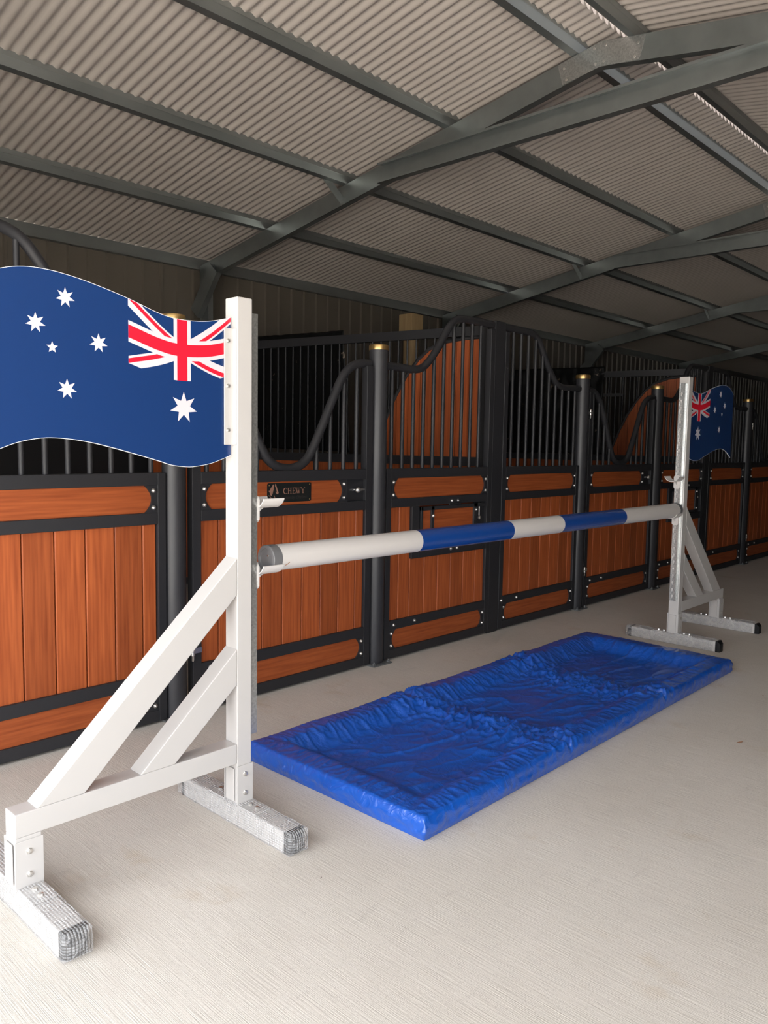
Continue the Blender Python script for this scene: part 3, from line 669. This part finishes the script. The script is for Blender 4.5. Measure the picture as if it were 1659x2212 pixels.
def flag_mesh(sg, off):
    """s grows outward; sg = direction of outward on x; off = offset of the flag hoist edge"""
    mb = MB(); n = 60; us = [0.86*i/n for i in range(n+1)]; th = 0.0028
    loop = [(off+u, interp(BOT, u)) for u in us] + [(off+u, interp(TOP, u)) for u in us[::-1]]
    vs = []
    for y in (-th, th):
        for u in us: vs.append((sg*(off+u), y, interp(BOT, u))); vs.append((sg*(off+u), y, interp(TOP, u)))
    m = 2*(n+1); fs = []; ms = []
    for i in range(n):
        a = [2*i, 2*i+2, 2*i+3, 2*i+1]; b = [m+q for q in a[::-1]]
        if sg < 0: a = a[::-1]; b = b[::-1]
        mb.add([], [])
        fs.append(a); fs.append(b)
    mb.add(vs, fs, 0)
    side = []
    for i in range(n):
        side.append([2*i, m+2*i, m+2*i+2, 2*i+2]); side.append([2*i+1, 2*i+3, m+2*i+3, m+2*i+1])
    side.append([0, 1, m+1, m]); side.append([2*n, m+2*n, m+2*n+1, 2*n+1])
    for q in side: mb.f.append(q); mb.m.append(3); mb.sm.append(False)
    for face in (-1, 1):
        y = face*(th+0.0012)
        for tab, d in ((TOP, -0.0016), (BOT, 0.0016)):
            for i in range(n):
                a, b = us[i], us[i+1]
                mb.add([(sg*(off+a), y, interp(tab, a)), (sg*(off+b), y, interp(tab, b)), (sg*(off+b), y, interp(tab, b)+d), (sg*(off+a), y, interp(tab, a)+d)], [(0, 1, 2, 3)], 3)
    CW, CH = 0.392, 0.203
    for face in (-1, 1):
        for poly, colr, lay in jack():
            for k in range(20):
                q = clip(poly, 1, 0, 3*(k+1)) if poly else None
                q = clip(q, -1, 0, -3*k) if q and len(q) > 2 else None
                if not q or len(q) < 3: continue
                pts = []
                for a, b in q:
                    u = a/60*CW; pts.append((sg*(off+u), face*(th+0.00018*lay), interp(TOP, u)-0.0005-b/30*CH))
                mb.add(pts, [list(range(len(pts)))], colr)
        for (u, z, r, np_) in ((0.191, 1.534, 0.053, 7), (0.595, 1.843, 0.030, 7), (0.685, 1.759, 0.030, 7), (0.492, 1.719, 0.030, 7), (0.594, 1.572, 0.031, 7), (0.637, 1.692, 0.018, 5)):
            rin = r*(0.46 if np_ == 7 else 0.44); ring = []
            for k in range(2*np_):
                a = math.pi/2+math.pi*k/np_; rr = r if k % 2 == 0 else rin
                ring.append((sg*(off+u+rr*math.cos(a)), face*(th+0.0003), z+rr*math.sin(a)))
            c = (sg*(off+u), face*(th+0.0003), z)
            mb.add([c]+ring, [(0, 1+k, 1+(k+1) % (2*np_)) for k in range(2*np_)], 1)
    return mb

def foot_mesh(L=0.315):
    return MB().box(-0.0375, 0.0375, -L, L, 0.001, 0.075)
def make_wrap(parent, y0, y1, seed, ends, flap=False):
    """loose bubble film around a foot tube"""
    mb = MB(); n = 90; ring = 36; vs = []
    for i in range(n+1):
        y = y0+(y1-y0)*i/n
        shr = 1.0
        for k in range(ring):
            a = 2*math.pi*k/ring; cx, cz = math.cos(a), math.sin(a)
            q = 1/max(abs(cx), abs(cz)); rx = 0.0375+0.004; rz = 0.0375+0.003
            px, pz = cx*q*rx, cz*q*rz
            nn = noise.noise(Vector((y*16+seed*7, cx*1.8, cz*1.8+seed)))*0.006 + noise.noise(Vector((y*45+seed, cx*4, cz*4)))*0.003
            g = 1+max(-0.03, nn*10+0.03)
            top = max(0, cz)*(0.010*max(0, noise.noise(Vector((y*6+seed*3, 0.2, 0)))+0.15) if flap else 0.004)
            z = 0.038+pz*g+top
            vs.append((px*g, y, max(0.0015, z)))
    fs = [(i*ring+k, i*ring+(k+1) % ring, (i+1)*ring+(k+1) % ring, (i+1)*ring+k) for i in range(n) for k in range(ring)]
    mb.add(vs, fs, 0, True)
    for e, i0 in zip(ends, (0, n)):
        if e:
            s = -1 if i0 == 0 else 1; yy = (y0 if i0 == 0 else y1)
            c = []
            for lev, fct in ((0.012, 0.75), (0.018, 0.4)):
                for k in range(ring):
                    v = vs[i0*ring+k]; c.append((v[0]*fct, yy+s*(lev+0.004*noise.noise(Vector((v[0]*90, v[2]*90, lev*50+seed)))), 0.038+(v[2]-0.038)*fct))
            base = [vs[i0*ring+k] for k in range(ring)]
            allv = base+c+[(0, yy+s*0.018, 0.038)]
            ff = [(k, (k+1) % ring, ring+(k+1) % ring, ring+k) for k in range(ring)]+[(ring+k, ring+(k+1) % ring, 2*ring+(k+1) % ring, 2*ring+k) for k in range(ring)]+[(2*ring+k, 2*ring+(k+1) % ring, 3*ring) for k in range(ring)]
            mb.add(allv, ff, 0, True)
    return mb.build('bubble_wrap', BUBBLE, parent)

def hexbolt(parent, loc, ax, r=0.0085):
    return MB().lathe(loc, ax, [(0, r*1.25), (0.0012, r*1.25), (0.0014, r), (0.007, r*0.95), (0.008, r*0.5)], 6).build('bolt', CHROME, parent)

def make_stand(x, y, sg, label, wrapped_ends):
    t = empty('jump_stand', (x, y, 0), label, 'jump stand', 'white flag jump stands')
    def B(mb, s0, s1, y0, y1, z0, z1, mi=0):
        a, b = sorted((sg*s0, sg*s1)); return mb.box(a, b, y0, y1, z0, z1, mi)
    def PR(pts, y0, y1):
        P = [(sg*a, b) for a, b in pts]
        area = sum(P[i][0]*P[(i+1) % len(P)][1]-P[(i+1) % len(P)][0]*P[i][1] for i in range(len(P)))
        return MB().prism(P if area > 0 else P[::-1], y0, y1)
    hy = 0.0365
    B(MB(), -0.0325, 0.0325, -hy, hy, 0.075, 1.930).build('upright', WHITE, t, bevel=0.004)
    B(MB(), 0.0325, 0.830, -hy, hy, 0.236, 0.310).build('crossbar', WHITE, t, bevel=0.003)
    B(MB(), 0.7525, 0.830, -hy, hy, 0.075, 0.236).build('outer_leg', WHITE, t, bevel=0.003)
    PR([(0.0325, 0.868), (0.0325, 1.003), (0.7665, 0.310), (0.6150, 0.310)][::-1], -hy, hy).build('brace', WHITE, t, bevel=0.003)
    PR([(0.0325, 0.535), (0.0325, 0.668), (0.4225, 0.310), (0.2915, 0.310)][::-1], -hy, hy).build('brace', WHITE, t, bevel=0.003)
    # feet, brackets
    for j, s in enumerate((0.0, 0.790)):
        ft = foot_mesh().build('foot', WHITE, t, bevel=0.003, loc=(sg*s, 0, 0))
        for e in (-1, 1):
            cp = MB(); ya, yb = sorted((e*0.315, e*0.345)); cp.box(-0.038, 0.038, ya, ya+(yb-ya)*0.45 if e > 0 else yb, 0.0, 0.076) if e > 0 else cp.box(-0.038, 0.038, yb-(yb-ya)*0.45, yb, 0.0, 0.076)
            # chamfered tip
            q0, q1 = (e*0.328, e*0.345)
            rings = [(-0.038, 0.0), (0.038, 0.0), (0.038, 0.076), (-0.038, 0.076)]; r2 = [(-0.028, 0.0), (0.028, 0.0), (0.028, 0.056), (-0.028, 0.056)]
            vs = [(a, q0, b) for a, b in rings]+[(a, q1, b) for a, b in r2]
            fs = [(0, 1, 5, 4), (1, 2, 6, 5), (2, 3, 7, 6), (3, 0, 4, 7), (4, 5, 6, 7), (3, 2, 1, 0)]
            if e > 0: fs = [q[::-1] for q in fs]
            cp.add(vs, fs); cp.build('end_cap', RUBBER, ft)
        hw = 0.036 if j == 0 else 0.0425; cs = 0.0 if j == 0 else 0.79125
        br = MB()
        for e in (-1, 1):
            ya, yb = sorted((e*hy, e*(hy+0.005))); br.box(sg*cs-hw, sg*cs+hw, ya, yb, 0.076, 0.225)
            ya, yb = sorted((e*hy, e*0.145)); br.box(sg*cs-0.036, sg*cs+0.036, ya, yb, 0.0755, 0.081)
            if j == 1 or True:
                xa, xb = sorted((sg*cs+e*hw*0.98, sg*cs+e*(hw+0.004))); br.box(xa, xb, -hy+0.012, hy-0.012, 0.09, 0.215)
        b = br.build('foot_bracket', WHITE, t, bevel=0.0015)
        for e in (-1, 1):
            for z in (0.118, 0.190): hexbolt(b, (sg*cs, e*(hy+0.005), z), (0, e, 0))
            for yy in (0.075, 0.115): hexbolt(b, (sg*cs, e*yy, 0.081), (0, 0, 1))
        make_wrap(t, -0.350 if wrapped_ends[0] else -0.300, 0.352, 3+j*5+(0 if sg < 0 else 11), (wrapped_ends[0], True), flap=(sg > 0)).location = (sg*s, 0, 0)
    # keyhole track on the inner face
    tr = MB(); s0, s1 = -0.0325, -0.0665
    B(tr, s0, s1, -0.020, 0.020, 0.325, 1.882); B(tr, s0, s0-0.006, -0.028, -0.020, 0.325, 1.882); B(tr, s0, s0-0.006, 0.020, 0.028, 0.325, 1.882)
    for yy in (-0.016, 0.016): B(tr, s1, s1-0.003, yy-0.004, yy+0.004, 0.325, 1.882)
    z = 0.36
    while z < 1.86:
        pts = [(0.0085*math.cos(a), 0.0085*math.sin(a)) for a in [math.radians(-60+i*30) for i in range(11)]] + [(-0.004, -0.018), (0.0, -0.022), (0.004, -0.018)]
        P = [(sg*(s1-0.0035), a, z+b) for a, b in pts]
        Q = [(sg*(s1-0.0033), a*1.45, z+b*1.25) for a, b in pts]
        tr.add(Q, [list(range(len(Q)))], 2); tr.add(P, [list(range(len(P)))], 1); z += 0.05
    trk = tr.build('keyhole_track', [GALVB, WHITE, GALV], t); tag(trk, 'galvanised track with a column of keyholes')
    # flag panel
    off = 0.0405
    fl = flag_mesh(sg, off).build('flag_panel', [FLAGBLUE, FLAGWHITE, FLAGRED, FLAGEDGE], t); tag(fl, 'blue wavy Australian flag board'); fl.location.y = -0.004
    ab = MB(); B(ab, 0.034, 0.072, -0.0125, -0.0085, 1.410, 1.820); B(ab, 0.0325, 0.0365, -0.0125-0.018, -0.0085, 1.410, 1.820)
    a = ab.build('angle_bracket', WHITE, fl, bevel=0.0015); a.location.y = 0.002
    for z in (1.775, 1.617, 1.462): hexbolt(fl, (sg*0.056, -0.0105, z), (0, -1, 0), 0.0065)
    return t
NX, FX, JY = -0.4275, 3.4525, -1.135
make_stand(NX, JY, -1, 'near white flag jump stand with braced wing and bubble-wrapped feet at the left edge', (True, True))
make_stand(FX, JY, 1, 'far white flag jump stand at the right end of the pole, beyond the blue mat', (False, True))

def make_cup(x, sg, zs, label):
    """sg: direction the cup reaches along x; zs: height of the saddle bottom"""
    t = empty('jump_cup', (x, JY, zs), label, 'jump cup', 'white cups on the keyhole tracks')
    p = MB(); w = 0.024
    pts = [(-w, -0.045), (-w+0.01, -0.055), (w-0.01, -0.055), (w, -0.045), (w, 0.030), (w-0.01, 0.042), (-w+0.01, 0.042), (-w, 0.030)]
    vs = [(sg*0.0, a, b) for a, b in pts]+[(sg*0.007, a, b) for a, b in pts]; n = len(pts)
    p.add(vs, [list(range(n)), list(range(2*n-1, n-1, -1))]+[(i, n+i, n+(i+1) % n, (i+1) % n) for i in range(n)])
    p.add([(0.0, -0.003, -0.03), (sg*0.05, -0.003, 0.002), (0.0, -0.003, 0.002), (0.0, 0.003, -0.03), (sg*0.05, 0.003, 0.002), (0.0, 0.003, 0.002)], [(0,1,2), (5,4,3), (0,3,4,1), (1,4,5,2), (2,5,3,0)])
    p.build('hook_plate', PLASTIC_WHITE, t)
    s = MB(); n = 14; vs = []
    for xx in (0.004, 0.100):
        for lay in (0, -0.004):
            for i in range(n+1):
                th = math.radians(68)*(-1+2*i/n); rr = 0.0545-lay
                vs.append((sg*xx, rr*math.sin(th), 0.0545-rr*math.cos(th)))
    m = n+1; fs = []
    for i in range(n):
        fs.append((i, i+1, 2*m+i+1, 2*m+i)); fs.append((m+i, 3*m+i, 3*m+i+1, m+i+1)); fs.append((i, m+i, m+i+1, i+1)); fs.append((2*m+i, 2*m+i+1, 3*m+i+1, 3*m+i))
    fs.append((0, 2*m, 3*m, m)); fs.append((n, m+n, 3*m+n, 2*m+n)); s.add(vs, fs, 0, False)
    s.build('saddle', PLASTIC_WHITE, t)
    return t
ntx, ftx = NX+0.070, FX-0.070
make_cup(ntx, 1, 0.929, 'lower white plastic cup on the near stand, holding the pole end')
make_cup(ntx, 1, 1.180, 'upper empty white plastic cup on the near stand, above the pole')
make_cup(ftx, -1, 0.929, 'lower white plastic cup on the far stand, under the pole end')
make_cup(ftx, -1, 1.190, 'upper empty white plastic cup on the far stand, above the pole')

# ------------------------------------------------------------------ pole
PR_, PZ = 0.0505, 0.9815
bands = [(-0.300, -0.2999, 2), (-0.262, 0.553, 0), (0.553, 1.280, 1), (1.280, 1.781, 0), (1.781, 2.532, 1), (2.532, 3.345, 0)]
pole = MB(); n = 40
for a, b, m_ in bands[1:]:
    pole.tube([(a, JY, PZ), (b, JY, PZ)], PR_, n, m_, cap=False)
po = empty('jump_pole', (1.54, JY, PZ), 'blue and white banded round jump pole resting across both stands', 'pole')
pp = pole.build('banded_tube', [POLE_WHITE, POLE_BLUE], po)
pp.data.transform(Matrix.Translation((-1.54, -JY, -PZ)))
for xx, s in ((-0.262, -1), (3.345, 1)):
    e = MB().lathe((xx-1.54, 0, 0), (s, 0, 0), [(-0.002, PR_), (0, PR_+0.0016), (0.038, PR_+0.0016), (0.041, PR_-0.001), (0.041, PR_-0.012), (0.037, PR_-0.014), (0.037, 0.001)], 40).build('end_cap', GREYCAP, po)
    MB().lathe((xx-1.54+s*0.036, -0.01, 0.012), (s, 0, 0), [(0, 0.005), (0.003, 0.004)], 8).build('screw', CHROME, e)
sp = MB().tube([(0, 0, 0), (0.012, -0.001, 0.004), (0.022, 0, 0.010)], 0.0012, 6)
o = sp.build('wood_splinter', LEAFM, None, loc=(-0.250, JY-PR_-0.001, 0.957)); tag(o, 'tiny brown splinter stuck at the near end of the pole above the cup', 'splinter')

# ------------------------------------------------------------------ blue tray mat
def make_mat():
    Lm, Wm = 3.045, 1.032; nx, ny = 520, 190; H = 0.086
    def rough(u, v):
        x, y = u, v
        d = min(y, Wm-y, x*0.85, (Lm-x)*0.85)
        edge = d
        t = max(0, min(1, (edge-0.085)/0.13)); s = t*t*(3-2*t)
        h = H*(1-s)+0.022*s
        # soft puff on the rim
        h += 0.010*noise.noise(Vector((x*4, y*4, 1.3)))*(0.5+s)
        # folds where the foam is hinged
        for xf, am in ((1.02+0.05*math.sin(y*3), 1.0), (2.04-0.04*math.sin(y*4), 0.8)):
            dd = abs(x-xf); k = math.exp(-(dd/0.16)**2)
            h -= (1-s)*0.022*math.exp(-(dd/0.022)**2)
            # hinge ridge in the centre
            h += s*0.016*k*am
            r = 1-abs(noise.noise(Vector((x*7+y*3.5, y*9-x*5, 4.2+xf))))*2
            h += 0.020*k*max(0, r)**3*am*(0.4+0.6*s)
            r2 = 1-abs(noise.noise(Vector((x*15+y*6, y*18-x*9, 9.2+xf))))*2
            h += 0.016*k*max(0, r2)**3
        # cross wrinkles on the inner slope and rim
        along = x if (min(y, Wm-y) < min(x, Lm-x)) else y
        r3 = 1-abs(noise.noise(Vector((along*13, d*4.0, 2.2 if y < Wm/2 else 6.1))))*2.2
        near = math.exp(-((x-1.02)/0.3)**2)+math.exp(-((x-2.04)/0.3)**2)
        h += (0.005+0.013*min(1, near)+0.012*max(0, noise.noise(Vector((x*2.1, y*1.5, 11.0)))))*max(0, r3)**3*math.exp(-((d-0.15)/0.075)**2)
        r4 = 1-abs(noise.noise(Vector((along*30, d*9, 3.2))))*2.2
        h += 0.006*max(0, r4)**2.5*math.exp(-((d-0.09)/0.09)**2)
        # long lazy wrinkles in the field
        r5 = 1-abs(noise.noise(Vector((x*1.6-y*1.4, y*6+x*2.2, 8.8))))*3
        h += 0.010*s*max(0, r5)**3
        r6 = 1-abs(noise.noise(Vector((x*6.5+y*4, y*11-x*1.5, 1.8))))*2.6
        h += (0.004+0.006*min(1, near))*s*max(0, r6)**3
        # rounded outside edge
        e = min(y, Wm-y, x, Lm-x)
        if e < 0.018: h -= 0.018*(1-math.sqrt(max(0, 1-(1-e/0.018)**2)))
        return h
    mb = MB(); vs = []
    for j in range(ny+1):
        for i in range(nx+1):
            # denser sampling near the rims
            u = i/nx*Lm; v = j/ny*Wm
            vs.append((u, v, rough(u, v)))
    W = nx+1; fs = [(j*W+i, j*W+i+1, (j+1)*W+i+1, (j+1)*W+i) for j in range(ny) for i in range(nx)]
    # sides
    ring = [(i, 0) for i in range(nx)]+[(nx, j) for j in range(ny)]+[(i, ny) for i in range(nx, 0, -1)]+[(0, j) for j in range(ny, 0, -1)]
    top = [j*W+i for i, j in ring]; R = len(ring); cur = top; levels = 7
    for l in range(1, levels+1):
        nxt = []
        for q, (i, j) in enumerate(ring):
            x, y, z = vs[top[q]]
            nxv = (-1 if i == 0 else 1 if i == nx else 0); nyv = (-1 if j == 0 else 1 if j == ny else 0)
            f = l/levels; a = x if nyv else y
            out = 0.006*math.sin(math.pi*min(1, f*1.0))+0.010*noise.noise(Vector((a*9, f*2.2, 5+nxv*3+nyv)))*math.sin(math.pi*f)+0.006*noise.noise(Vector((a*26, f*3, 2)))*math.sin(math.pi*f)
            vs.append((x+nxv*out, y+nyv*out, z*(1-f)+0.001*f)); nxt.append(len(vs)-1)
        for q in range(R):
            q2 = (q+1) % R; fs.append((cur[q], nxt[q], nxt[q2], cur[q2]))
        cur = nxt
    mb.add(vs, fs, 0, True)
    o = mb.build('water_tray_mat', VINYL); o.location = (-0.0556, -1.7396, 0.0); o.rotation_euler.z = 0.0079
    return tag(o, 'long wrinkled blue vinyl tray mat lying on the concrete under the pole', 'mat')
make_mat()

# ------------------------------------------------------------------ crumbs on the floor
def leaf(x, y, s, rz, m, name, label, cat):
    mb = MB(); pts = [(-1, 0), (-0.5, 0.22), (0.1, 0.28), (0.7, 0.12), (1, 0), (0.6, -0.16), (0, -0.25), (-0.6, -0.15)]
    vs = [(a*s, b*s, 0.003+0.25*s*b*b+0.10*s*a*a) for a, b in pts]+[(0.02*s, 0, 0.002)]
    mb.add(vs, [(8, i, (i+1) % 8) for i in range(8)]); o = mb.build(name, m); o.location = (x, y, 0); o.rotation_euler.z = rz
    so = o.modifiers.new('thickness', 'SOLIDIFY'); so.thickness = 0.001
    return tag(o, label, cat)
leaf(1.765, -2.198, 0.022, -0.35, LEAFM, 'dry_leaf', 'curled brown dry leaf on the bare concrete right of the blue mat', 'leaf')
leaf(2.62, -2.03, 0.012, 0.6, LEAFM, 'dry_leaf', 'smaller dry leaf fragment near the right edge of the floor', 'leaf')
leaf(-0.48, -1.66, 0.006, 0.4, DEBRISM, 'soil_crumb', 'dark crumb on the concrete beside the near stand\'s inner foot', 'crumb')
